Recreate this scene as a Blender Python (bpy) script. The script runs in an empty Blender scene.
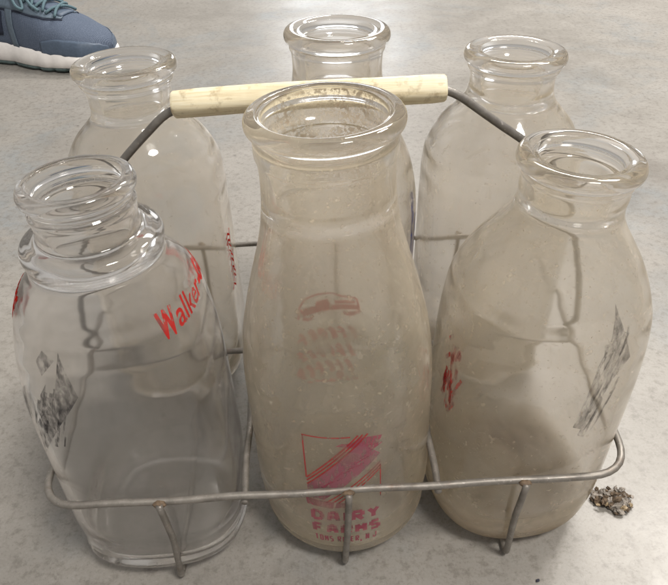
import bpy, bmesh, math, random
from mathutils import Vector, Matrix, Quaternion
#PURE
# ---------------------------------------------------------------- bottle shapes (r, z), metres
# every bottle: (x, y, lean x, lean y, turn, squareness power, squareness amount)
BASE_Z = .0036
BOTTLES = {
 'C':  dict(band=0.0180, x=.0033, y=.2535, tx=-.0218, ty=-.0036, turn=0.0, n=2.0, q=0.0, h=.236, lip=.0319, bore=.0250, seat=.0228, dep=.013,
        neck=[(.0279,.2130),(.0279,.206),(.0285,.197),(.0299,.187),(.0319,.178),(.0349,.1675),(.0385,.155),(.0415,.143),(.0443,.130),(.0460,.114),(.0466,.098)], R=.0466, bot=.0430),
 'L':  dict(band=0.0100, x=-.0965, y=.2488, tx=-.0300, ty=.0020, turn=0.04, n=3.6, q=1.0, h=.2115, lip=.0240, bore=.0186, seat=.0180, dep=.012,
        neck=[(.0222,.1995),(.0217,.1965),(.0215,.1915),(.0224,.1882),(.0262,.1872),(.0294,.1852),(.0301,.1820),(.0290,.1775),(.0290,.1745),(.0325,.170),(.0385,.163),(.0435,.153),(.0470,.141),(.0495,.126),(.0509,.110)], R=.0513, bot=.0490),
 'R':  dict(band=0.0108, x=.0935, y=.2590, tx=.0470, ty=-.0060, turn=.16, n=2.8, q=1.0, h=.2125, lip=.0265, bore=.0178, seat=.0158, dep=.009,
        neck=[(.0230,.197),(.0226,.192),(.0234,.187),(.0266,.1805),(.0318,.173),(.0375,.165),(.0430,.155),(.0472,.144),(.0492,.130),(.0502,.114)], R=.0505, bot=.0455),
 'BL': dict(band=0.0108, x=-.1080, y=.3734, tx=-.0130, ty=.0031, turn=.0, n=2.8, q=1.0, h=.218, lip=.0285, bore=.0190, seat=.0168, dep=.009,
        neck=[(.0236,.2045),(.0228,.198),(.0235,.190),(.0285,.184),(.0355,.177),(.0415,.168),(.0462,.157),(.0488,.143),(.0496,.126)], R=.0496, bot=.044),
 'BM': dict(band=0.0115, x=.0028, y=.3784, tx=.0114, ty=.0050, turn=0.0, n=2.0, q=0.0, h=.231, lip=.0290, bore=.0197, seat=.0174, dep=.009,
        neck=[(.0250,.2165),(.0248,.209),(.0260,.200),(.0280,.189),(.0325,.178),(.0385,.167),(.0435,.155),(.0468,.141),(.0485,.124)], R=.0487, bot=.043),
 'BR': dict(band=0.0108, x=.1015, y=.3812, tx=.0120, ty=.0023, turn=.1, n=2.8, q=1.0, h=.2165, lip=.0284, bore=.0186, seat=.0164, dep=.009,
        neck=[(.0240,.2030),(.0237,.197),(.0255,.190),(.0310,.183),(.0375,.176),(.0430,.167),(.0475,.157),(.0500,.144),(.0508,.126)], R=.0508, bot=.045),
}
def outer_ctrl(b):
    h, L = b['h'], b['lip']
    bd = b['band']                      # rolled lip, then a slightly recessed band, then the neck
    top = [(b['bore']+.0016, h-.0014), (L-.0052, h-.0001), (L-.0030, h), (L-.0012, h-.0007), (L-.0002, h-.0023), (L, h-.0038), (L-.0004, h-.0054), (L-.0015, h-.0067),
           (L-.0026, h-.0075), (L-.0028, h-.0086), (L-.0028, h-bd+.0012), (L-.0034, h-bd)]
    R, Bt = b['R'], b['bot']
    return top + b['neck'] + [(R,.085),(R,.060),(R,.036),(R-.0012,.022),(Bt+.0012,.010),(Bt-.0022,.0040),(Bt-.0062,.0008),(Bt-.0095,.0000)]
def r_outer(b, z):                      # outer radius at height z (linear through the control points)
    c = outer_ctrl(b)
    for (r0, z0), (r1, z1) in zip(c, c[1:]):
        if z1 <= z <= z0 and z0 > z1: return r0+(r1-r0)*(z0-z)/(z0-z1)
    return c[0][0]
def sq_amount(b, z):                    # 0 at the neck, full in the body, softer again at the foot
    if b['q'] == 0: return 0
    t = min(max((.178-z)/.05, 0), 1); t = t*t*(3-2*t)
    u = min(max(z/.03, 0), 1)
    return b['q']*t*(.55+.45*u)
def shape(b, th, q):
    n = b['n']; f = lambda a: (abs(math.cos(a))**n+abs(math.sin(a))**n)**(-1/n)
    return 1-q+q*f(th-b['turn'])/f(math.pi/4)
def surf(b, th, z, off=0.0):            # point on the outside of the glass, local to the bottle
    r = r_outer(b, z)*shape(b, th, sq_amount(b, z))+off
    return (r*math.cos(th), r*math.sin(th), z)
#ENDPURE
sc = bpy.context.scene
COL = sc.collection
rnd = random.Random(7)

# ---------------------------------------------------------------- helpers
def link(name, me, mats, parent=None, smooth=True):
    o = bpy.data.objects.new(name, me); COL.objects.link(o)
    for m in (mats if isinstance(mats, (list, tuple)) else [mats]): me.materials.append(m)
    if smooth: me.polygons.foreach_set('use_smooth', [True]*len(me.polygons))
    if parent: o.parent = parent
    return o
def mesh_of(name, verts, faces):
    me = bpy.data.meshes.new(name); me.from_pydata([tuple(v) for v in verts], [], faces); me.update(); return me
def bm_obj(name, bm, mats, parent=None, smooth=True, recalc=True):
    if recalc: bmesh.ops.recalc_face_normals(bm, faces=bm.faces[:])
    me = bpy.data.meshes.new(name); bm.to_mesh(me); bm.free()
    return link(name, me, mats, parent, smooth)
def tag(o, label, cat, group=None):
    o['label'] = label; o['category'] = cat
    if group: o['group'] = group
    return o
def empty(name, loc=(0,0,0)):
    o = bpy.data.objects.new(name, None); COL.objects.link(o); o.location = loc; o.empty_display_size = .02; return o
def catmull(pts, sub=5, closed=False):
    n = len(pts); out = []
    P = [Vector(p) for p in pts]
    segs = n if closed else n-1
    for i in range(segs):
        p1, p2 = P[i], P[(i+1) % n]
        p0 = P[i-1] if (closed or i > 0) else p1*2-p2
        p3 = P[(i+2) % n] if (closed or i+2 < n) else p2*2-p1
        # centripetal spacing keeps tight lips from overshooting
        d = [max((b-a).length, 1e-6)**.5 for a, b in ((p0,p1),(p1,p2),(p2,p3))]
        t0 = 0; t1 = d[0]; t2 = t1+d[1]; t3 = t2+d[2]
        for k in range(sub):
            t = t1+(t2-t1)*k/sub
            a1 = p0*((t1-t)/(t1-t0))+p1*((t-t0)/(t1-t0)); a2 = p1*((t2-t)/(t2-t1))+p2*((t-t1)/(t2-t1)); a3 = p2*((t3-t)/(t3-t2))+p3*((t-t2)/(t3-t2))
            b1 = a1*((t2-t)/(t2-t0))+a2*((t-t0)/(t2-t0)); b2 = a2*((t3-t)/(t3-t1))+a3*((t-t1)/(t3-t1))
            out.append(b1*((t2-t)/(t2-t1))+b2*((t-t1)/(t2-t1)))
    if not closed: out.append(P[-1])
    return out
def fillet(pts, r, closed=False, n=7):
    """round the corners of a polyline"""
    P = [Vector(p) for p in pts]; N = len(P); out = []
    for i, p in enumerate(P):
        if not closed and i in (0, N-1): out.append(p); continue
        a = P[i-1]-p; b = P[(i+1) % N]-p
        d = min(r, a.length*.49, b.length*.49)
        s = p+a.normalized()*d; e = p+b.normalized()*d
        for k in range(n+1):
            t = k/n; out.append(s*(1-t)**2+p*2*t*(1-t)+e*t*t)
    return out
def resample(P, step, closed=False):
    out = []; N = len(P)
    for i in range(N if closed else N-1):
        a, b = P[i], P[(i+1) % N]; k = max(1, int((b-a).length/step))
        out += [a.lerp(b, j/k) for j in range(k)]
    if not closed: out.append(P[-1])
    return out
def tube(bm, pts, r, closed=False, seg=12, wob=0.0, cap=True):
    P = [Vector(p) for p in pts]; N = len(P)
    if wob:
        f1, f2 = rnd.uniform(90, 130), rnd.uniform(200, 260); s = 0; ph = rnd.uniform(0, 6)
        for i in range(N):
            P[i] = P[i]+Vector((math.sin(f1*P[i].y+ph), math.sin(f1*P[i].x+ph*2)*.8, math.sin(f2*.4*(P[i].x+P[i].y)+ph)))*wob
    tan = []
    for i in range(N):
        a = P[i-1] if (closed or i) else P[i]; b = P[(i+1) % N] if (closed or i < N-1) else P[i]
        tan.append((b-a).normalized())
    ref = Vector((0,0,1)) if abs(tan[0].z) < .9 else Vector((1,0,0))
    u = (ref-tan[0]*ref.dot(tan[0])).normalized(); rings = []
    for i in range(N):
        if i:
            q = tan[i-1].rotation_difference(tan[i]); u = q @ u
            u = (u-tan[i]*u.dot(tan[i])).normalized()
        v = tan[i].cross(u)
        rr = r(i/(N-1)) if callable(r) else r
        rings.append([bm.verts.new(P[i]+(u*math.cos(2*math.pi*k/seg)+v*math.sin(2*math.pi*k/seg))*rr) for k in range(seg)])
    for i in range(N if closed else N-1):
        A, B = rings[i], rings[(i+1) % N]
        off = 0
        if closed and i == N-1:
            off = min(range(seg), key=lambda o: (A[0].co-B[o].co).length)
        for k in range(seg):
            bm.faces.new((A[k], A[(k+1) % seg], B[(k+1+off) % seg], B[(k+off) % seg]))
    if cap and not closed:
        bm.faces.new(rings[0][::-1]); bm.faces.new(rings[-1])

# ---------------------------------------------------------------- materials
class NT:
    def __init__(s, name):
        s.m = bpy.data.materials.new(name); s.m.use_nodes = True; s.t = s.m.node_tree; s.t.nodes.clear()
        s.out = s.n('ShaderNodeOutputMaterial')
    def n(s, typ, **kw):
        nd = s.t.nodes.new(typ)
        for k, v in kw.items():
            if k.startswith('i_'):
                key = k[2:]; key = int(key) if key.isdigit() else key.replace('_', ' ')
                nd.inputs[key].default_value = v
            else: setattr(nd, k, v)
        return nd
    def l(s, a, b): s.t.links.new(a, b)
    def coord(s, which='Object'):
        return s.n('ShaderNodeTexCoord').outputs[which]
    def noise(s, scale, detail=4, rough=.55, vec=None, dist=0.0):
        nd = s.n('ShaderNodeTexNoise', i_Scale=scale, i_Detail=detail, i_Roughness=rough, i_Distortion=dist)
        s.l(vec if vec is not None else s.coord(), nd.inputs['Vector']); return nd.outputs['Fac']
    def ramp(s, fac, stops, interp='LINEAR'):
        nd = s.n('ShaderNodeValToRGB'); cr = nd.color_ramp; cr.interpolation = interp
        while len(cr.elements) < len(stops): cr.elements.new(.5)
        for e, (p, c) in zip(cr.elements, stops):
            e.position = p; e.color = (c, c, c, 1) if isinstance(c, (int, float)) else (*c, 1)
        s.l(fac, nd.inputs[0]); return nd.outputs[0]
    def mix(s, fac, a, b, mode='MIX'):
        nd = s.n('ShaderNodeMix', data_type='RGBA', blend_type=mode)
        for v, i in ((fac, 0), (a, 6), (b, 7)):
            if hasattr(v, 'is_output') or isinstance(v, bpy.types.NodeSocket): s.l(v, nd.inputs[i])
            elif i == 0: nd.inputs[0].default_value = v
            else: nd.inputs[i].default_value = (*v, 1) if not isinstance(v, (int, float)) else (v, v, v, 1)
        return nd.outputs[2]
    def math(s, op, a, b=None, clamp=False):
        nd = s.n('ShaderNodeMath', operation=op, use_clamp=clamp)
        for i, v in enumerate((a, b)):
            if v is None: continue
            if isinstance(v, bpy.types.NodeSocket): s.l(v, nd.inputs[i])
            else: nd.inputs[i].default_value = v
        return nd.outputs[0]
    def bump(s, h, strength=.2, dist=.001):
        nd = s.n('ShaderNodeBump', i_Strength=strength, i_Distance=dist); s.l(h, nd.inputs['Height']); return nd.outputs[0]
    def principled(s, color, rough=.5, metal=0.0, normal=None, spec=None, **kw):
        p = s.n('ShaderNodeBsdfPrincipled', i_Metallic=metal)
        for v, k in ((color, 'Base Color'), (rough, 'Roughness'), (normal, 'Normal'), (spec, 'Specular IOR Level')):
            if v is None: continue
            if isinstance(v, bpy.types.NodeSocket): s.l(v, p.inputs[k])
            else: p.inputs[k].default_value = (*v, 1) if k == 'Base Color' else v
        for k, v in kw.items(): p.inputs[k.replace('_', ' ')].default_value = v
        s.l(p.outputs[0], s.out.inputs[0]); return p

def concrete():
    m = NT('worn_concrete'); c = m.coord()
    big = m.noise(2.6, 5, .6, c, .4); mid = m.noise(14, 6, .65, c, .3); fine = m.noise(160, 5, .7, c); grit = m.noise(620, 4, .7, c)
    base = m.ramp(big, [(.30, (.165,.151,.134)), (.50, (.240,.225,.203)), (.70, (.300,.284,.262))])
    base = m.mix(m.ramp(mid, [(.30, 0.0), (.70, .55)]), base, (.305,.289,.266))
    # bluish worn patches where the sealer has gone
    blue = m.math('MULTIPLY', m.ramp(m.noise(5.2, 4, .6, c, .8), [(.50, 0.0), (.66, .70)]), m.ramp(m.noise(42, 5, .7, c), [(.35, .25), (.6, 1.0)]))
    base = m.mix(blue, base, (.200,.222,.236))
    dark = m.ramp(m.noise(30, 8, .78, c, 1.0), [(.50, 0.0), (.80, .50)])
    base = m.mix(dark, base, (.125,.110,.096))
    base = m.mix(m.ramp(fine, [(.34, .55), (.50, 0.0)]), base, (.125,.110,.096))
    base = m.mix(m.ramp(grit, [(.58, 0.0), (.74, .35)]), base, (.44,.42,.395)); base = m.mix(m.ramp(grit, [(.30, .5), (.45, 0.0)]), base, (.105,.094,.082))
    # sparse dark specks and short scuffs
    v = m.n('ShaderNodeTexVoronoi', i_Scale=46.0); m.l(c, v.inputs['Vector'])
    sp = m.math('MULTIPLY', m.ramp(v.outputs['Distance'], [(.05, 1.0), (.11, 0.0)]), m.ramp(m.noise(21, 2, .5, c), [(.55, 0.0), (.62, .8)]))
    base = m.mix(sp, base, (.085,.075,.068))
    mp = m.n('ShaderNodeMapping'); mp.inputs['Scale'].default_value = (70, 7, 1); mp.inputs['Rotation'].default_value = (0, 0, .5); m.l(c, mp.inputs['Vector'])
    scr = m.n('ShaderNodeTexNoise', i_Scale=1.0, i_Detail=3.0); m.l(mp.outputs[0], scr.inputs['Vector'])
    base = m.mix(m.ramp(scr.outputs['Fac'], [(.76, 0.0), (.84, .10)]), base, (.40,.38,.35))
    h = m.mix(.5, fine, grit)
    m.principled(base, m.ramp(mid, [(.3, .27), (.7, .44)]), 0, m.bump(h, .16, .0005), .5)
    return m.m

def glass(name, inner, film, tint, grime=0.0, foot=0.0, spots=0.0, seed=0.0, lip=0.0, band=0.0, lipf=.12):
    """old bottle glass; part of each face is covered by a dried milky film (more on the inside)"""
    m = NT(name)
    cm = m.n('ShaderNodeMapping'); cm.inputs['Location'].default_value = (seed, seed*.7, seed*.3); m.l(m.coord(), cm.inputs['Vector']); c = cm.outputs[0]
    z = m.n('ShaderNodeSeparateXYZ'); m.l(m.coord(), z.inputs[0]); z = z.outputs['Z']
    g = m.n('ShaderNodeBsdfGlass', i_IOR=1.5, i_Roughness=(.08 if inner else .06), distribution='MULTI_GGX'); g.inputs['Color'].default_value = (.989,.985,.982,1)
    wav = m.noise(38, 2, .4, c); m.l(m.bump(wav, .10, .0012), g.inputs['Normal'])
    mp = m.n('ShaderNodeMapping'); mp.inputs['Scale'].default_value = (1, 1, .28); m.l(c, mp.inputs['Vector'])
    drip = m.noise(55, 4, .6, mp.outputs[0]); cloud = m.noise(24, 5, .65, c, .5); fine = m.noise(260, 3, .6, c)
    cov = m.math('MULTIPLY', m.math('ADD', m.ramp(cloud, [(.30, .55), (.70, 1.35)]), m.ramp(drip, [(.40, -.18), (.66, .30)])), film)
    cov = m.math('ADD', cov, m.ramp(fine, [(.60, 0.0), (.78, min(.5, .10+film*1.0))]))
    # thin films look thicker edge-on
    lw = m.n('ShaderNodeLayerWeight', i_Blend=.35)
    cov = m.math('MULTIPLY', cov, m.math('ADD', 0.85, m.math('MULTIPLY', m.math('POWER', lw.outputs['Facing'], 2.0), 1.9)))
    col = m.ramp(m.noise(17, 4, .6, c), [(.3, tint), (.7, tuple(min(1, t*1.18) for t in tint))])
    if foot:                                             # silt that settled in the bottom
        f = m.math('MULTIPLY', m.ramp(z, [(.012, 1.0), (.018, .70), (.026, .10), (.055, 0.0)]), m.ramp(cloud, [(.35, .35), (.65, 1.0)]))
        f = m.math('MULTIPLY', f, foot); cov = m.math('ADD', cov, f); col = m.mix(m.math('MINIMUM', f, 1.0, True), col, (.135,.072,.028))
    if spots:                                            # brown spatter in the neck
        s = m.math('MULTIPLY', m.ramp(m.noise(520, 5, .75, c, .2), [(.47, 0.0), (.55, 1.0)]), m.ramp(m.noise(60, 3, .5, c), [(.34, 0.0), (.56, spots)]))
        sy = m.n('ShaderNodeSeparateXYZ'); m.l(m.coord(), sy.inputs[0])
        s = m.math('MULTIPLY', s, m.ramp(m.math('ADD', sy.outputs['Y'], .5), [(.503, 0.05), (.522, 1.0)]))
        s = m.math('MULTIPLY', s, m.ramp(z, [(.185, 0.0), (.212, 1.0)])); cov = m.math('ADD', cov, s); col = m.mix(s, col, (.21,.125,.062))
    if grime:
        s = m.math('MULTIPLY', m.ramp(m.noise(900, 3, .6, cm.outputs[0]), [(.66, 0.0), (.74, 1.0)]), grime*.7); cov = m.math('ADD', cov, s); col = m.mix(s, col, (.12,.085,.05))
    if lip:                                              # the lip itself was wiped clean; only faint scuffing there
        cov = m.math('MULTIPLY', cov, m.ramp(z, [(lip-band-.003, 1.0), (lip-band+.004, lipf)]))
    cov = m.math('MINIMUM', cov, .9, True)
    d = m.n('ShaderNodeBsdfDiffuse'); t = m.n('ShaderNodeBsdfTranslucent'); m.l(col, d.inputs[0]); m.l(col, t.inputs[0])
    dt = m.n('ShaderNodeMixShader', i_0=.5); m.l(d.outputs[0], dt.inputs[1]); m.l(t.outputs[0], dt.inputs[2])
    mx = m.n('ShaderNodeMixShader'); m.l(cov, mx.inputs[0]); m.l(g.outputs[0], mx.inputs[1]); m.l(dt.outputs[0], mx.inputs[2])
    m.l(mx.outputs[0], m.out.inputs[0]); return m.m

def ink(name, col, cover=.85, scale=420, lo=.40, hi=.58):
    """fired-on ink, worn and scratched through in places"""
    m = NT(name); c = m.coord()
    mp = m.n('ShaderNodeMapping'); mp.inputs['Scale'].default_value = (1, 1, .35); m.l(c, mp.inputs['Vector'])
    w = m.math('MULTIPLY', m.ramp(m.noise(scale, 5, .7, mp.outputs[0]), [(lo, 0.0), (hi, 1.0)]), m.ramp(m.noise(60, 3, .5, c), [(.25, .55), (.5, 1.0)]))
    w = m.math('MULTIPLY', w, cover)
    d = m.n('ShaderNodeBsdfDiffuse'); d.inputs[0].default_value = (*col, 1); t = m.n('ShaderNodeBsdfTranslucent'); t.inputs[0].default_value = (*col, 1)
    dt = m.n('ShaderNodeMixShader', i_0=.4); m.l(d.outputs[0], dt.inputs[1]); m.l(t.outputs[0], dt.inputs[2])
    tr = m.n('ShaderNodeBsdfTransparent'); mx = m.n('ShaderNodeMixShader')
    m.l(w, mx.inputs[0]); m.l(tr.outputs[0], mx.inputs[1]); m.l(dt.outputs[0], mx.inputs[2]); m.l(mx.outputs[0], m.out.inputs[0]); return m.m

def wire_mat(name, a, b, rust=.3):
    m = NT(name); c = m.coord()
    col = m.mix(m.ramp(m.noise(120, 5, .65, c), [(.35, 0.0), (.65, 1.0)]), a, b)
    col = m.mix(m.ramp(m.noise(55, 6, .75, c, .6), [(.56, 0.0), (.70, rust)]), col, (.16,.085,.045))
    col = m.mix(m.ramp(m.noise(600, 3, .6, c), [(.62, 0.0), (.72, .5)]), col, (.52,.49,.45))
    m.principled(col, m.ramp(m.noise(90, 4, .6, c), [(.3, .38), (.7, .62)]), .55, m.bump(m.noise(700, 4, .65, c), .3, .0004)); return m.m

def wood_mat():
    m = NT('bare_wood'); c = m.coord()
    mp = m.n('ShaderNodeMapping'); mp.inputs['Scale'].default_value = (.05, 1, 1); m.l(c, mp.inputs['Vector'])
    g = m.noise(700, 4, .6, mp.outputs[0]); col = m.ramp(g, [(.28, (.66,.55,.35)), (.50, (.80,.71,.50)), (.78, (.86,.80,.62))])
    col = m.mix(m.ramp(m.noise(130, 4, .65, c), [(.53, 0.0), (.68, .65)]), col, (.34,.25,.13))
    col = m.mix(m.ramp(m.noise(34, 4, .6, c), [(.50, 0.0), (.75, .35)]), col, (.50,.40,.22))
    m.principled(col, .55, 0, m.bump(g, .35, .0005), .35); return m.m

def plain(name, col, rough, vary=.25, scale=220, bump=.2, spec=.4, dist=.0005):
    m = NT(name); c = m.coord(); n = m.noise(scale, 5, .65, c)
    cc = m.mix(m.ramp(n, [(.3, 0.0), (.7, 1.0)]), tuple(x*(1-vary) for x in col), tuple(min(1, x*(1+vary)) for x in col))
    m.principled(cc, rough, 0, m.bump(n, bump, dist), spec); return m.m
def mesh_fabric(name, a, b):
    m = NT(name); c = m.coord()
    w1 = m.n('ShaderNodeTexWave', i_Scale=190.0, i_Distortion=2.0, bands_direction='X'); m.l(c, w1.inputs['Vector'])
    v = m.n('ShaderNodeTexVoronoi', i_Scale=620.0); m.l(c, v.inputs['Vector'])
    h = m.mix(.55, w1.outputs['Fac'], v.outputs['Distance'])
    col = m.mix(m.ramp(h, [(.15, 0.0), (.6, 1.0)]), a, b)
    m.principled(col, .75, 0, m.bump(h, .5, .0008), .25); return m.m

M = dict(
 floor=concrete(),
 wire=wire_mat('galvanised_wire', (.185,.168,.150), (.29,.268,.240), .45),
 bail=wire_mat('dark_wire', (.165,.152,.138), (.25,.235,.215), .45),
 weld=plain('rusty_weld', (.150,.105,.068), .7, .4, 500, .6),
 wood=wood_mat(),
 red=ink('red_ink', (.62,.035,.030), .95, 420, .30, .46),
 red_worn=ink('worn_red_ink', (.50,.015,.010), 1.0, 330, .22, .38),
 pink=ink('faded_pink_ink', (.46,.105,.165), .66, 430, .28, .48),
 redline=ink('thin_red_ink', (.50,.040,.050), .75, 430, .26, .44),
 black=ink('black_ink', (.030,.026,.030), .80, 300, .40, .58),
 blue=ink('blue_ink', (.045,.060,.24), .75, 300, .36, .56),
 knit=mesh_fabric('blue_mesh_fabric', (.052,.072,.112), (.108,.135,.190)),
 overlay=plain('blue_overlay', (.078,.108,.158), .5, .15, 300, .12),
 overlay2=plain('pale_blue_overlay', (.105,.142,.185), .55, .15, 300, .12),
 navy=plain('navy_lining', (.018,.024,.045), .8, .2, 300, .2),
 teal=plain('teal_laces', (.10,.165,.195), .8, .35, 900, .5),
 foam=plain('white_foam', (.82,.79,.77), .55, .06, 90, .15),
 rubber=plain('grey_green_rubber', (.085,.12,.12), .7, .3, 200, .2),
 crumb=plain('brown_crumb', (.11,.080,.055), .85, .7, 260, .8, .2, .001),
 crumb_gold=plain('golden_crumb', (.28,.21,.125), .5, .5, 300, .6, .5),
 crumb_pale=plain('grey_crumb', (.22,.195,.170), .8, .5, 300, .6),
)
DUST = (.91,.775,.60)
GL = {}
for k, film, kw in (('C', .255, dict(grime=.5, spots=.7, foot=.4, outer_foot=.25)), ('R', .225, dict(grime=.7, foot=.9, outer_foot=.6)), ('L', .042, dict(grime=.15, foot=.18)),
                    ('BL', .16, dict(grime=.3, foot=.2)), ('BM', .17, dict(grime=.3, foot=.3)), ('BR', .20, dict(grime=.5, foot=.3))):
    sd = rnd.uniform(0, 9)
    tint = (.82,.78,.72) if k == 'L' else DUST
    GL[k] = (glass('bottle_glass_outside', False, film*.32, tint, kw.get('grime', 0)*.4, kw.get('outer_foot', 0), 0, sd, BOTTLES[k]['h'], BOTTLES[k]['band']),
             glass('bottle_glass_inside', True, film, tint, kw.get('grime', 0), kw.get('foot', 0), kw.get('spots', 0), sd+3, BOTTLES[k]['h'], BOTTLES[k]['band'], 1.0 if k == 'C' else .15))

# ---------------------------------------------------------------- setting: the floor
fl = link('floor', mesh_of('floor', [(-4,-3,0),(4,-3,0),(4,6,0),(-4,6,0)], [(0,1,2,3)]), M['floor'], smooth=False)
fl['kind'] = 'structure'

# ---------------------------------------------------------------- bottles
SEG = 112
DENSE = {k: [(v.x, v.y) for v in catmull([(r, z, 0) for r, z in outer_ctrl(b)], 5)] for k, b in BOTTLES.items()}
def r_dense(k, z):
    c = DENSE[k]
    for (r0, z0), (r1, z1) in zip(c, c[1:]):
        if z1 <= z <= z0 and z0 > z1: return r0+(r1-r0)*(z0-z)/(z0-z1)
    return c[0][0]
def on_glass(k, th, z, off=.00028):
    b = BOTTLES[k]; r = r_dense(k, z)*shape(b, th, sq_amount(b, z))+off
    return Vector((r*math.cos(th), r*math.sin(th), z))
def inner_ctrl(k):
    b = BOTTLES[k]; t = .0031; h, s = b['h'], b['seat']; zi = h-b['dep']
    pts = [(b['bore']+.0006, h-.0008), (b['bore'], h-.0022), (b['bore']-.0003, zi+.0016), (s+.0010, zi+.0002), (s, zi-.0010)]
    z = zi-.004; started = False
    zs = []
    while z > .088: zs.append(z); z -= .0042
    ztop = b['neck'][2][1] if k != 'L' else .176
    for z in zs:
        r = r_outer(b, z)-t
        if z > ztop or (not started and r < s): pts.append((min(s, r_outer(b, min(z, ztop))-.0022) if k == 'C' else s, z))
        else: started = True; pts.append((r, z))
    R, Bt = b['R']-t, b['bot']
    return pts + [(R,.080),(R,.055),(R-.0002,.034),(R-.0022,.022),(Bt-.0040,.0125),(Bt-.0095,.0086),(Bt-.018,.0078),(.012,.0092),(.0025,.0098)]
def build_bottle(k, label):
    b = BOTTLES[k]; bm = bmesh.new()
    outer = DENSE[k]+[(b['bot']-.0125,.0011),(b['bot']-.020,.0022),(.010,.0032)]
    inner = [(v.x, v.y) for v in catmull([(r, z, 0) for r, z in inner_ctrl(k)], 4)]
    prof = outer[::-1]+inner                      # base centre -> up the outside -> over the lip -> down the inside
    rings = []
    ph = rnd.uniform(0, 6)
    for r, z in prof:
        q = sq_amount(b, z)
        rings.append([bm.verts.new((r*shape(b, 2*math.pi*i/SEG, q)*math.cos(2*math.pi*i/SEG), r*shape(b, 2*math.pi*i/SEG, q)*math.sin(2*math.pi*i/SEG), z)) for i in range(SEG)])
    nout = len(outer)
    c0 = bm.verts.new((0,0,.0034)); c1 = bm.verts.new((0,0,.0099))
    for i in range(SEG):
        j = (i+1) % SEG
        bm.faces.new((c0, rings[0][j], rings[0][i]))
        f = bm.faces.new((c1, rings[-1][i], rings[-1][j])); f.material_index = 1
        for a in range(len(rings)-1):
            f = bm.faces.new((rings[a][i], rings[a][j], rings[a+1][j], rings[a+1][i]))
            if a >= nout+2: f.material_index = 1
    o = bm_obj('milk_bottle', bm, GL[k], recalc=False)
    o.location = (b['x']+b['tx']*0, b['y'], BASE_Z)
    o.rotation_mode = 'QUATERNION'; o.rotation_quaternion = Vector((0,0,1)).rotation_difference(Vector((b['tx'], b['ty'], 1)).normalized())
    tag(o, label, 'bottle', 'glass milk bottles standing in the wire carrier')
    return o
BO = {}
for k, lab in (('C', 'tall round hazy bottle with a pink and red square emblem, centre of the front row'),
               ('L', 'clear square bottle with a ringed neck and red lettering round its shoulder'),
               ('R', 'dusty squarish bottle in front of the handle, beside the crumb of debris on the floor'),
               ('BL', 'hazy bottle with an open mouth just in front of the blue running shoe'),
               ('BM', 'bottle behind the wooden grip, hidden mostly by the tall round emblem bottle'),
               ('BR', 'plain dusty bottle of the back row on the side away from the shoe')):
    BO[k] = build_bottle(k, lab)

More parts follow.
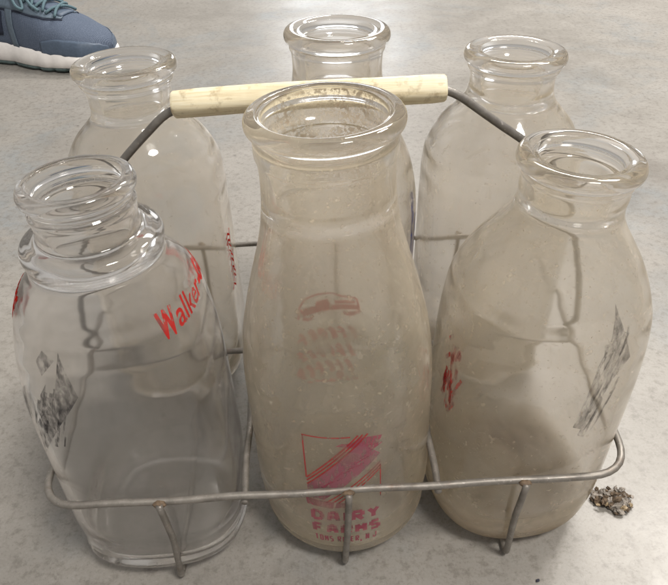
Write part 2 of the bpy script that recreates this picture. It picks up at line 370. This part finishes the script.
# ---- fired-on printing: flat shapes in (s = mm round the glass, t = mm up) wrapped on the bottle
class Print:
    def __init__(s, k, th0, z0, scale_r=None, off=.00028):
        s.k = k; s.th0 = math.radians(th0); s.z0 = z0; s.bm = bmesh.new(); s.R = scale_r or r_dense(k, z0); s.off = off
    def at(s, x, y): return on_glass(s.k, s.th0+x/1000/s.R, s.z0+y/1000, s.off)
    def quad(s, a, b, c, d, nu=1, nv=1):
        """a-b along the bottom, d-c along the top, gridded so it follows the curve"""
        L = max(math.dist(a, b), math.dist(d, c)); W = max(math.dist(a, d), math.dist(b, c))
        nu = max(1, int(L/2)); nv = max(1, int(W/2)); g = []
        for j in range(nv+1):
            row = []
            for i in range(nu+1):
                u, v = i/nu, j/nv
                x = (a[0]*(1-u)+b[0]*u)*(1-v)+(d[0]*(1-u)+c[0]*u)*v; y = (a[1]*(1-u)+b[1]*u)*(1-v)+(d[1]*(1-u)+c[1]*u)*v
                row.append(s.bm.verts.new(s.at(x, y)))
            g.append(row)
        for j in range(nv):
            for i in range(nu): s.bm.faces.new((g[j][i], g[j][i+1], g[j+1][i+1], g[j+1][i]))
    def line(s, p, q, w):
        dx, dy = q[0]-p[0], q[1]-p[1]; L = math.hypot(dx, dy) or 1; nx, ny = -dy/L*w/2, dx/L*w/2
        s.quad((p[0]-nx, p[1]-ny), (q[0]-nx, q[1]-ny), (q[0]+nx, q[1]+ny), (p[0]+nx, p[1]+ny))
    def path(s, pts, w):
        for p, q in zip(pts, pts[1:]): s.line(p, q, w)
    def text(s, body, x, y, height, width, bold=0.0, shear=0.0, arc=None):
        cu = bpy.data.curves.new('lettering', 'FONT'); cu.body = body; cu.size = 1; cu.offset = bold; cu.shear = shear; cu.resolution_u = 4
        ob = bpy.data.objects.new('lettering', cu); COL.objects.link(ob); bpy.context.view_layer.update()
        me = ob.evaluated_get(bpy.context.evaluated_depsgraph_get()).to_mesh()
        P = [v.co.copy() for v in me.vertices]; F = [tuple(f.vertices) for f in me.polygons]
        ob.to_mesh_clear(); bpy.data.objects.remove(ob); bpy.data.curves.remove(cu)
        x0, x1 = min(v.x for v in P), max(v.x for v in P); y0, y1 = 0, max(v.y for v in P)
        vs = [s.bm.verts.new(s.at(x+(v.x-x0)/(x1-x0)*width, y+(v.y-y0)/(y1-y0)*height)) for v in P]
        for f in F:
            try: s.bm.faces.new([vs[i] for i in f])
            except ValueError: pass
    def block(s, body, x, y, h, w, pen, gap):
        G = {'D':[(0,0,0,1),(0,1,.7,1),(.7,1,1,.7),(1,.7,1,.3),(1,.3,.7,0),(.7,0,0,0)],'A':[(0,0,.2,1),(.2,1,.8,1),(.8,1,1,0),(.1,.4,.9,.4)],'I':[(.5,0,.5,1)],
             'R':[(0,0,0,1),(0,1,1,1),(1,1,1,.5),(1,.5,0,.5),(.4,.5,1,0)],'Y':[(0,1,.5,.5),(1,1,.5,.5),(.5,.5,.5,0)],'F':[(0,0,0,1),(0,1,1,1),(0,.5,.8,.5)],
             'M':[(0,0,0,1),(0,1,.5,.35),(.5,.35,1,1),(1,1,1,0)],'S':[(1,1,0,1),(0,1,0,.52),(0,.52,1,.48),(1,.48,1,0),(1,0,0,0)],'T':[(0,1,1,1),(.5,1,.5,0)],
             'O':[(0,0,0,1),(0,1,1,1),(1,1,1,0),(1,0,0,0)],'V':[(0,1,.5,0),(.5,0,1,1)],'E':[(0,0,0,1),(0,1,1,1),(0,.5,.8,.5),(0,0,1,0)],'N':[(0,0,0,1),(0,1,1,0),(1,0,1,1)],
             'J':[(1,1,1,0),(1,0,0,0),(0,0,0,.35)],'.':[(.2,0,.5,0)],',':[(.4,.1,.1,-.25)],' ':[]}
        adv = {'I':.45,'.':.4,',':.4,' ':.45}
        tot = sum(adv.get(c, 1) for c in body); cell = (w-gap*(len(body)-1))/tot
        for c in body:
            a = adv.get(c, 1)*cell; m = pen/2
            for k, (x0, y0, x1, y1) in enumerate(G[c]):
                s.off = .00028+.00002*(k % 3)
                s.line((x+m+(a-pen)*x0, y+m+(h-pen)*y0), (x+m+(a-pen)*x1, y+m+(h-pen)*y1), pen)
            x += a+gap
    def done(s, name, mat, label=None):
        o = bm_obj(name, s.bm, mat, BO[s.k], recalc=False)
        if label: o['label'] = label
        return o

# emblem and words on the tall front bottle; s = 0 at the middle of the square, t = 0 at its foot
def cp(): return Print('C', -89.5, .0545)
W2 = 18.0; T = 47.0
p = cp()
p.path([(-W2, 17), (-W2, T)], .8); p.path([(-W2-.4, T), (4, T)], .8)                # corner of the square
p.path([(W2, 0), (W2, 24)], .6)
for off in (0, 2.6, 5.0):                                                            # stripes up the left of the band
    p.line((-W2, 12+off), (12-off*.9, 47.5), .95)
for off in (0, 2.4, 4.6):                                                            # stripes under the band
    p.line((-9+off*1.3, 0), (W2, 26-off), .8)
p.done('printed_stripes', M['redline'])
p = cp()
p.quad((-W2, 2.5), (-10, 2.0), (W2, 32), (8, 43)); p.quad((-W2, 2.6), (-17.9, 2.6), (8, 43), (-W2, 11))
p.done('printed_band', ink('pink_band_ink', (.46,.14,.215), .66, 380, .22, .50))
p = cp()
p.quad((2, 40), (17, 39), (19, 44), (8, 46.2)); p.quad((-3, 41.5), (4, 40.2), (6, 43), (0, 43)); p.quad((12, 37), (17, 37.5), (17, 39.4), (11, 40))
for i in range(9):
    y = 8+i*3.4; x = -14+i*3.2
    p.line((x, y), (x+rnd.uniform(4, 9), y+rnd.uniform(2.5, 6)), rnd.uniform(.5, 1.1))
p.quad((-19, -3.5), (-6, -4.5), (-5, .5), (-19.5, 1.5)); p.quad((-5, -4), (3, -3.6), (2, -.4), (-4, .2))
p.done('printed_picture', M['pink'])
p = cp()
p.block('DAIRY', -17.5, -15.3, 8.8, 35, 2.3, 1.1); p.block('FARMS', -17.5, -26.3, 8.8, 35.5, 2.3, 1.1)
p.block('TOMS RIVER, N.J.', -17, -34.5, 5.6, 34.5, .85, .55)
p.done('printed_lettering', ink('pink_lettering_ink', (.46,.105,.165), .68, 430, .18, .36))
# faded red picture on the far side of the same bottle, read through the glass
p = Print('C', 96, .0960, None, .00028); LW = 2.2; line0 = p.line; p.line = lambda a_, b_, w: line0(a_, b_, w*LW)
R_ = lambda: rnd.uniform(-.3, .3)
p.path([(-18,10),(-17,14.5),(-8,15.5),(-3,18),(6,18.3),(14,17),(18,12),(18.5,5)], .6)
p.path([(-18,10),(-18.5,5),(-9,4)], .7)
p.quad((-2,9),(8,9),(7,13.5),(0,14)); p.line((-18,8.5),(16,7.5),1.6); p.line((-16,12),(-4,11.5),.9); p.line((8,9),(17,9.5),1.5); p.path([(9,4.5),(12,2.6),(16,4.5)], .9); p.path([(-16,4.5),(-12,2.4),(-9,4.5)], 1.1)
for row in range(3):
    for i in range(6):
        x = -16+i*6.2+row*1.5; y = -6-row*13
        p.path([(x, y-9), (x+1.6, y-3), (x+4.2+R_(), y+R_())], rnd.uniform(.8, 1.8))
        if i % 2: p.line((x, y-5), (x+5, y-4.2), .8)
for i in range(7): p.line((-17+i*5, -46+rnd.uniform(-2, 2)), (-13+i*5, -44+rnd.uniform(-2, 2)), 1.6)
p.done('printed_back_picture', M['red_worn'], 'faded red picture on the far side of the bottle')

# red lettering round the shoulder of the square bottle, and a dark farm picture on its left face
p = Print('L', -46.5, .1520)
mm = lambda deg: math.radians(deg)*p.R*1000
p.text('W', 0, -.3, 10.4, mm(13.2), .055, .18); p.text('alker', mm(12.2), 0, 9.8, mm(37), .012, .18); p.text('-Gordon', mm(51), 0, 9.8, mm(60), .045, .18)
p.done('printed_lettering', M['red'])
p = Print('L', 170, .1600)
p.text('Farms', -2, 0, 9, 30, .03, .18)
p.quad((6,-6),(22,-7),(24,-2),(8,-1))
p.done('printed_side_lettering', M['red_worn'])
def picture(k, th0, z0, strokes, mat, name, lab=None):
    p = Print(k, th0, z0, BOTTLES[k]['R'])
    for q in strokes: p.quad(*q)
    return p.done(name, mat, lab)
def hatch(rr, x0, x1, y0, y1, lean, n):
    out = []
    for i in range(n):
        x = rr.uniform(x0, x1); y = rr.uniform(y0, y1); l = rr.uniform(5, 15); w = rr.uniform(.5, 1.6)
        out.append(((x, y), (x+w, y), (x+w+lean*l, y+l), (x+lean*l, y+l*1.04)))
    return out
rr = random.Random(3)
farm = [((12,34),(16,11),(4,-4),(5,12)), ((5,12),(4,-4),(-12,-27),(-9,-6)), ((3,34),(9,30),(1,22),(-1,29)), ((-16,10),(-11,14),(-13,-6),(-20,-9)), ((-2,12),(2,18),(-2,2),(-7,-4))]
picture('L', -119, .1200, hatch(rr, -15, 4, -20, 4, .35, 14)+farm, ink('black_line_ink', (.028,.025,.030), .86, 420, .36, .66), 'printed_picture', 'black line picture on the side face')
farm2 = [((-4,35),(8,8),(1,-2),(-6,18)), ((-6,18),(1,-2),(-2,-12),(-9,18)), ((-9,6),(-4,-4),(-8,-32),(-13,-30)), ((-4,-10),(-1,-14),(-5,-38),(-9,-36))]
picture('R', -63, .1270, hatch(rr, -10, 2, -36, 12, .25, 14)+farm2, ink('grey_ink', (.060,.050,.048), .62, 420, .36, .66), 'printed_picture', 'grey line picture on the side face')
p = Print('R', -160, .1050, BOTTLES['R']['R'])
for i in range(34):
    x = rr.uniform(-8, 8); y = rr.uniform(-24, 16); p.line((x, y), (x+rr.uniform(-3, 5), y+rr.uniform(4, 11)), rr.uniform(1.4, 3.2))
p.done('printed_side_lettering', ink('soft_red_ink', (.55,.05,.05), .7, 300, .34, .56))
p = Print('BL', -14, .0900, BOTTLES['BL']['R'])
for i in range(10):
    y = -16+i*4.2; x = rr.uniform(-2, 3); p.path([(x-4, y), (x, y+rr.uniform(2, 4)), (x+4, y-1), (x+6, y+3)], rr.uniform(.8, 1.5))
p.done('printed_side_lettering', M['red_worn'])
p = Print('BM', -25, .1050, BOTTLES['BM']['R'])
p.quad((-1.5,-40),(3,-40),(3,36),(-1,36)); p.quad((5,-20),(8,-22),(9,18),(6,20))
p.done('printed_side_stripe', M['blue'])

# ---------------------------------------------------------------- wire carrier
CX0, CY0 = .0, .3165
car = empty('wire_carrier', (CX0, CY0, 0))
tag(car, 'grey wire bottle carrier with a wooden carrying grip, holding the milk bottles', 'bottle carrier')
ZR = .0680
def loc(x, y, z): return Vector((x-CX0, y-CY0, z))                      # world -> carrier space
FL, FR, BK, BKL = (-.1415,.2010), (.1415,.2115), (.1490,.4330), (-.1535,.4250)
def along(p, q, t): return (p[0]+(q[0]-p[0])*t, p[1]+(q[1]-p[1])*t)
# rail: one bent loop
bm = bmesh.new()
loop = resample(fillet([loc(*q, ZR) for q in (FL, FR, BK, BKL)], .020, True), .006, True)
tube(bm, loop, .00185, True, 12, .00025)
rail = bm_obj('rail', bm, M['wire'], car)
for t0, t1 in ((.338,.335), (.668,.665)):                              # dividers, front to back
    bm = bmesh.new(); f0, b0 = along(FL, FR, t0), along(BKL, BK, t1)
    tube(bm, resample([loc(f0[0], f0[1]-.001, ZR-.0041), loc((f0[0]+b0[0])/2, (f0[1]+b0[1])/2, ZR-.0040), loc(b0[0], b0[1]+.001, ZR-.0041)], .006), .0018, False, 10, .0004)
    bm_obj('divider_wire', bm, M['wire'], car)
bm = bmesh.new(); l0, r0 = along(FL, BKL, .515), along(FR, BK, .50)
tube(bm, resample([loc(l0[0]-.001, l0[1], ZR-.0077), loc(r0[0]+.001, r0[1], ZR-.0077)], .006), .0018, False, 10, .0004)
bm_obj('cross_wire', bm, M['wire'], car)
for tf, tb, foot, bow in ((.200,.20,(-.0855,.2035),.0025), (.515,.515,(.0020,.2090),0.0), (.815,.81,(.0890,.2120),-.002)):   # each leg: down from the front rail, under the bottles, up to the back rail
    bm = bmesh.new(); f0, b0 = along(FL, FR, tf), along(BKL, BK, tb)
    pts = [loc(f0[0], f0[1]-.0040, ZR+.0015), loc(f0[0]+(foot[0]-f0[0])*.3+bow, f0[1]-.0036+(foot[1]-f0[1])*.3, ZR*.62), loc(foot[0], foot[1], .0018), loc(b0[0], b0[1]+.0048, .0018), loc(b0[0], b0[1]+.0042, ZR*.6), loc(b0[0], b0[1]+.0040, ZR+.0015)]
    tube(bm, resample(fillet(pts, .006), .005), .0017, False, 10, .0003)
    leg = bm_obj('leg', bm, M['wire'], car)
    for q, sgn in ((f0, -1), (b0, 1)):
        bm = bmesh.new(); c = loc(q[0], q[1]+sgn*.0024, ZR+.0006)
        bmesh.ops.create_icosphere(bm, subdivisions=2, radius=.0022, matrix=Matrix.Translation(c) @ Matrix.Diagonal((1.5, .8, .75, 1)))
        for v in bm.verts: v.co += Vector((rnd.uniform(-1,1), rnd.uniform(-1,1), rnd.uniform(-1,1)))*.0003
        bm_obj('weld', bm, M['weld'], leg)
# handle: bent wire hooked on the ends of the rail, threaded through a wooden grip
gl, gr = loc(-.0712, .303, .2232), loc(.0532, .303, .2282)
bm = bmesh.new()
e0, e1 = Vector((*l0, 0)), Vector((*r0, 0))
body = fillet([loc(e0.x+.002, e0.y, ZR-.0005), loc(e0.x-.0045, e0.y-.001, ZR+.007), loc(e0.x+.001, e0.y-.003, .105), loc(-.1270,.3085,.165), loc(-.0985,.3045,.197), gl, gr, loc(.0985,.3045,.1970), loc(.1250,.3090,.165), loc(e1.x-.001, e1.y-.003, .105), loc(e1.x+.0045, e1.y-.001, ZR+.007), loc(e1.x-.002, e1.y, ZR-.0005)], .012)
tube(bm, resample(body, .004), .0020, False, 12, .0004)
bail = bm_obj('handle', bm, M['bail'], car)
bm = bmesh.new()
d = (gr-gl).normalized(); L = (gr-gl).length; s0 = d.orthogonal().normalized(); s1 = d.cross(s0); SEGG = 28
prev = None
for t, rr_ in ((0,.0030),(0,.0051),(.008,.0058),(.10,.0060),(.30,.0059),(.55,.0061),(.80,.0060),(.95,.0060),(.993,.0057),(1,.0050),(1,.0030)):
    ring = []
    for i in range(SEGG):
        a = 2*math.pi*i/SEGG; f = (abs(math.cos(a))**3.2+abs(math.sin(a))**3.2)**(-1/3.2)     # whittled, slightly squared
        ring.append(bm.verts.new(gl+d*(t*L)+(s0*math.cos(a)+s1*math.sin(a))*rr_*f*.965+Vector((0,0,.0006*math.sin(t*5)))))
    if prev:
        for i in range(SEGG): bm.faces.new((prev[i], prev[(i+1) % SEGG], ring[(i+1) % SEGG], ring[i]))
    prev = ring
grip = bm_obj('grip', bm, M['wood'], bail)
md = grip.modifiers.new('edge', 'EDGE_SPLIT'); md.split_angle = math.radians(50)

# ---------------------------------------------------------------- running shoe (heel at 0, toe along +X)
SL = .288
shoe = empty('running_shoe', (-.326-SL*math.cos(math.radians(-21)), 1.046-SL*math.sin(math.radians(-21)), 0)); shoe.rotation_euler = (0, 0, math.radians(-21))
tag(shoe, 'blue mesh running shoe with teal laces and a white foam sole on the concrete', 'shoe')
def lerp_tab(tab, u):
    P = tab
    if u <= P[0][0]: return P[0][1]
    for i in range(len(P)-1):
        if u <= P[i+1][0]:
            t = (u-P[i][0])/(P[i+1][0]-P[i][0]); t = t*t*(3-2*t)*.5+t*.5
            return P[i][1]+(P[i+1][1]-P[i][1])*t
    return P[-1][1]
WID = [(0,.008),(.02,.021),(.06,.029),(.14,.034),(.30,.034),(.46,.036),(.60,.046),(.72,.0515),(.82,.051),(.90,.045),(.955,.033),(.985,.017),(1,.005)]
TOP = [(0,.098),(.10,.092),(.22,.080),(.36,.092),(.44,.104),(.54,.098),(.66,.084),(.76,.072),(.86,.060),(.93,.0525),(.975,.045),(1,.036)]
SPR = [(0,.006),(.12,0),(.70,0),(.86,.002),(1,.009)]                    # toe spring
MID = [(0,.038),(.3,.034),(.6,.030),(.8,.025),(1,.015)]                 # foam thickness
CEN = [(0,0),(.3,-.003),(.6,.002),(.8,.006),(1,.004)]
def S(u, v, off=0.0):
    """upper: u heel..toe, v -1 near side .. 1 far side, 0 on the ridge"""
    w = lerp_tab(WID, u)*.965; zb = lerp_tab(SPR, u)+lerp_tab(MID, u)-.002; hh = lerp_tab(TOP, u)-zb
    a = abs(v)*math.pi/2; e = 2/2.35
    y = w*math.copysign(math.sin(a)**e, v)*(1+.03*math.sin(a*2)); z = zb+hh*max(math.cos(a), 0)**e
    n = Vector((0, math.copysign(math.sin(a), v)*hh, math.cos(a)*w)).normalized() if off else Vector()
    return Vector((u*SL, lerp_tab(CEN, u)+y, z))+n*off
def patch(name, uvf, nu, nv, mat, off, thick=.0012, parent=shoe):
    bm = bmesh.new(); A = []
    for k in (off, off-thick):
        A.append([[bm.verts.new(S(*uvf(i/nu, j/nv), k)) for j in range(nv+1)] for i in range(nu+1)])
    for i in range(nu):
        for j in range(nv):
            bm.faces.new((A[0][i][j], A[0][i+1][j], A[0][i+1][j+1], A[0][i][j+1])); bm.faces.new((A[1][i][j], A[1][i][j+1], A[1][i+1][j+1], A[1][i+1][j]))
    for i in range(nu):
        for j in (0, nv): bm.faces.new((A[0][i][j], A[0][i+1][j], A[1][i+1][j], A[1][i][j]))
    for j in range(nv):
        for i in (0, nu): bm.faces.new((A[0][i][j], A[0][i][j+1], A[1][i][j+1], A[1][i][j]))
    return bm_obj(name, bm, mat, parent)
# upper with an open collar
bm = bmesh.new(); NU, NV = 64, 40; g = []
for i in range(NU+1):
    u = i/NU
    vmin = .34*math.sin(min(max((.40-u)/.36, 0), 1)*math.pi)**.6 if u < .40 else 0.0
    row = []
    for j in range(NV+1):
        v = -1+2*j/NV; v = math.copysign(max(abs(v), vmin), v) if j != NV//2 else (-vmin if vmin else 0)
        row.append(bm.verts.new(S(u, v)))
    g.append(row)
for i in range(NU):
    for j in range(NV):
        if g[i][j].co == g[i][j+1].co: continue
        if .05 < (i+.5)/NU < .40 and j in (NV//2-1, NV//2): continue
        try: bm.faces.new((g[i][j], g[i+1][j], g[i+1][j+1], g[i][j+1]))
        except ValueError: pass
bm.faces.new(g[NU])
bmesh.ops.remove_doubles(bm, verts=bm.verts[:], dist=1e-5)
up = bm_obj('upper', bm, M['knit'], shoe)
sm = up.modifiers.new('thickness', 'SOLIDIFY'); sm.thickness = .0025; sm.offset = -1
def sole_solid(name, z0f, z1f, grow0, grow1, mat, groove=0.0):
    bm = bmesh.new(); n = 60; rings = []
    us = [(1-math.cos(math.pi*i/n))/2 for i in range(n+1)]
    loop = [(u, -1) for u in us]+[(u, 1) for u in us[::-1]]
    lv = [(0, grow0-.003), (.12, grow0), (.5, (grow0+grow1)/2+.0012), (.88, grow1), (1, grow1-.003)]
    for t, gr_ in lv:
        ring = []
        for u, sd in loop:
            z = z0f(u)+(z1f(u)-z0f(u))*t; w = lerp_tab(WID, u)+gr_
            gz = groove*(1 if (math.sin(u*SL*2*math.pi/.026) > .93) else 0)
            ring.append(bm.verts.new((u*SL+(gr_ if u > .97 else 0), lerp_tab(CEN, u)+sd*max(w-gz, .001), z)))
        rings.append(ring)
    m_ = len(loop)
    for a in range(len(rings)-1):
        for i in range(m_): bm.faces.new((rings[a][i], rings[a][(i+1) % m_], rings[a+1][(i+1) % m_], rings[a+1][i]))
    bm.faces.new(rings[0][::-1]); bm.faces.new(rings[-1])
    return bm_obj(name, bm, mat, shoe)
sole_solid('midsole', lambda u: lerp_tab(SPR, u)+.0055, lambda u: lerp_tab(SPR, u)+lerp_tab(MID, u)+.0015, .0035, .0015, M['foam'], .0016)
sole_solid('outsole', lambda u: lerp_tab(SPR, u)+.0004, lambda u: lerp_tab(SPR, u)+.0068, .0005, .0030, M['rubber'], .004)
# overlays: toe wrap, side band, logo block, lace stay
patch('toe_overlay', lambda a, b: (.70+.30*a, -1+(.18+.20*math.sin(a*math.pi*.5)+.10*a)*b), 26, 6, M['overlay'], .0014)
patch('toe_overlay', lambda a, b: (.70+.30*a, 1-(.18+.20*math.sin(a*math.pi*.5)+.10*a)*b), 26, 6, M['overlay'], .0014)
for s in (-1, 1):
    patch('side_band', lambda a, b: (.50+.045*b-.05*a+.03*a*a, s*(1-.60*a)), 12, 4, M['overlay2'], .0015)
    patch('side_patch', lambda a, b: (.385+.060*b+.01*a, s*(.90-.32*a)), 8, 6, M['navy'], .0013)
    patch('lace_stay', lambda a, b: (.42+.355*a, s*(.13+(.40-.24*a**1.6)*b*(1-.55*max(0, a-.8)/.2))), 24, 6, M['overlay2'], .0016)
    patch('stay_edge', lambda a, b: (.42+.362*a, s*(.13+(.40-.24*a**1.6)*(1-.55*max(0, a-.8)/.2)+.028*b)), 24, 2, M['navy'], .0012)
patch('tongue', lambda a, b: (.34+.43*a, -.16+.32*b), 20, 6, M['overlay'], .0030, .003)
for i in range(5):                                                      # crossing laces
    u0 = .46+i*.062
    for s in (-1, 1):
        bm = bmesh.new()
        pts = [S(u0+.05*t, s*(.26-.52*t), .004+.004*math.sin(t*math.pi)+(.0015 if s > 0 else 0)) for t in [k/10 for k in range(11)]]
        tube(bm, pts, .0021, False, 8)
        bm_obj('lace', bm, M['teal'], shoe)
bm = bmesh.new()                                                        # bow loops
for s in (-1, 1):
    pts = catmull([S(.50,0,.008), S(.52,s*.20,.016), S(.58,s*.42,.010), S(.60,s*.40,.006), S(.56,s*.2,.010), S(.51,0,.009)], 6)
    tube(bm, pts, .0021, False, 8)
    pts = catmull([S(.51,0,.009), S(.56,s*.12,.012), S(.63,s*.26,.007), S(.68,s*.30,.006)], 6); tube(bm, pts, .0024, False, 8)
bm_obj('lace_bow', bm, M['teal'], shoe)
patch('lining', lambda a, b: (.05+.33*a, -.9+1.8*b), 16, 12, M['navy'], -.030, .002)

# ---------------------------------------------------------------- crumb of debris beside the carrier
bm = bmesh.new(); r3 = random.Random(12)
def chunk(cx, cy, cz, sx, sy, sz, mi, rot):
    ret = bmesh.ops.create_icosphere(bm, subdivisions=2, radius=1)
    for v in ret['verts']:
        n = v.co.normalized(); k = 1+.42*math.sin(n.x*5+cx*900)*math.cos(n.y*6+cy*700)+r3.uniform(-.22, .22)
        v.co = Matrix.Rotation(rot, 3, 'Z') @ Vector((n.x*sx*k, n.y*sy*k, n.z*sz*k))+Vector((cx, cy, cz))
    for v in ret['verts']:
        if v.co.z < .0003: v.co.z = .0003
        for f in v.link_faces: f.material_index = mi
for k in range(85):
    a = r3.uniform(0, 6.28); q = r3.uniform(0, 1)**.6; x = math.cos(a)*.0115*q; y = math.sin(a)*.0085*q+.001
    if y < -.003 and x < -.006: continue
    s = r3.uniform(.0008, .0023); mi = 1 if (y < -.002 and r3.random() < .35) else (2 if r3.random() < .42 else 0)
    chunk(x, y, s*.6+r3.uniform(0, .0055)*(1-q*.6), s, s*r3.uniform(.5, .9), s*r3.uniform(.35, .8), mi, r3.uniform(0, 3))
for cx, cy, sx_ in ((0, .001, .0085), (-.006, .003, .005), (.006, 0, .0055), (.001, -.004, .005)): chunk(cx, cy, .0012, sx_, sx_*.62, .0036, 2 if cx else 0, cx*200)
deb = bm_obj('debris_crumb', bm, [M['crumb'], M['crumb_gold'], M['crumb_pale']], None, False)
deb.location = (.1585, .2440, 0)
tag(deb, 'small ragged brown and grey crumb of debris lying on the concrete', 'debris')

bm = bmesh.new(); chunk(0, 0, .0004, .0012, .0008, .0006, 0, .6)
sp_ = bm_obj('floor_speck', bm, [plain('dark_speck', (.030,.030,.045), .7, .3, 300, .4)], None, False)
sp_.location = (.1030, .1970, 0)
tag(sp_, 'tiny dark speck lying on the concrete in front of the carrier', 'debris')

# ---------------------------------------------------------------- light: ceiling fixtures and the pale room around
w = bpy.data.worlds.new('World'); sc.world = w; w.use_nodes = True; nt = w.node_tree; nt.nodes.clear()
ow = nt.nodes.new('ShaderNodeOutputWorld'); bg = nt.nodes.new('ShaderNodeBackground'); tc = nt.nodes.new('ShaderNodeTexCoord'); sx = nt.nodes.new('ShaderNodeSeparateXYZ'); cr = nt.nodes.new('ShaderNodeValToRGB')
mr = nt.nodes.new('ShaderNodeMapRange'); mr.inputs[1].default_value = -1; mr.inputs[2].default_value = 1
nt.links.new(tc.outputs['Generated'], sx.inputs[0]); nt.links.new(sx.outputs['Z'], mr.inputs[0]); nt.links.new(mr.outputs[0], cr.inputs[0]); nt.links.new(cr.outputs[0], bg.inputs[0]); nt.links.new(bg.outputs[0], ow.inputs[0])
e = cr.color_ramp.elements; e[0].position = .45; e[0].color = (.40,.385,.365,1); e[1].position = .9; e[1].color = (.64,.62,.59,1)
bg.inputs[1].default_value = .74
def lamp(name, loc, sx_, sy_, power, rot=(0,0,0), col=(1.0,.952,.890)):
    l = bpy.data.lights.new(name, 'AREA'); l.shape = 'ELLIPSE' if sx_ == sy_ and sx_ < 1 else 'RECTANGLE'; l.size = sx_; l.size_y = sy_; l.energy = power; l.color = col
    o = bpy.data.objects.new(name, l); COL.objects.link(o); o.location = loc; o.rotation_euler = rot; return o
lamp('ceiling_lamp', (1.3, 1.3, 2.1), .55, .55, 40, (0, 0, 1.4))
lamp('ceiling_lamp', (.75, 2.4, 2.3), 1.2, .32, 52, (0, 0, .1))
lamp('ceiling_lamp', (.75, -.6, 2.3), .55, .55, 46, (0, 0, .1))
lamp('sheen_light', (.12, 5.8, 1.55), 1.1, 1.1, 16, (math.radians(-90), 0, 0), (.94,.97,1.0))  # unseen area light added to give the floor its sheen; no doorway stands there

# ---------------------------------------------------------------- camera (from the measured fit)
F, H, PITCH, ROLL = 684.94, .33939, math.radians(36.6287), math.radians(-1.55554)
fw = Vector((0, math.cos(PITCH), -math.sin(PITCH))); up_ = Vector((0, math.sin(PITCH), math.cos(PITCH))); rt = Vector((1,0,0))
r2 = rt*math.cos(ROLL)+up_*math.sin(ROLL); u2 = -rt*math.sin(ROLL)+up_*math.cos(ROLL)
cd = bpy.data.cameras.new('camera'); cam = bpy.data.objects.new('camera', cd); COL.objects.link(cam)
mat = Matrix((( r2.x, u2.x, -fw.x, 0), (r2.y, u2.y, -fw.y, 0), (r2.z, u2.z, -fw.z, H), (0,0,0,1)))
cam.matrix_world = mat
cd.sensor_fit = 'HORIZONTAL'; cd.sensor_width = 36; cd.lens = 36*F/668; cd.clip_start = .01; cd.clip_end = 100
sc.camera = cam
sc.render.engine = 'CYCLES'
cy = sc.cycles
cy.use_denoising = True; cy.max_bounces = 28; cy.transmission_bounces = 28; cy.glossy_bounces = 10; cy.diffuse_bounces = 5; cy.transparent_max_bounces = 24
cy.caustics_refractive = True; cy.caustics_reflective = False; cy.sample_clamp_indirect = 6; cy.blur_glossy = .3
sc.view_settings.view_transform = 'Standard'; sc.view_settings.look = 'None'; sc.view_settings.exposure = .24; sc.view_settings.gamma = 1
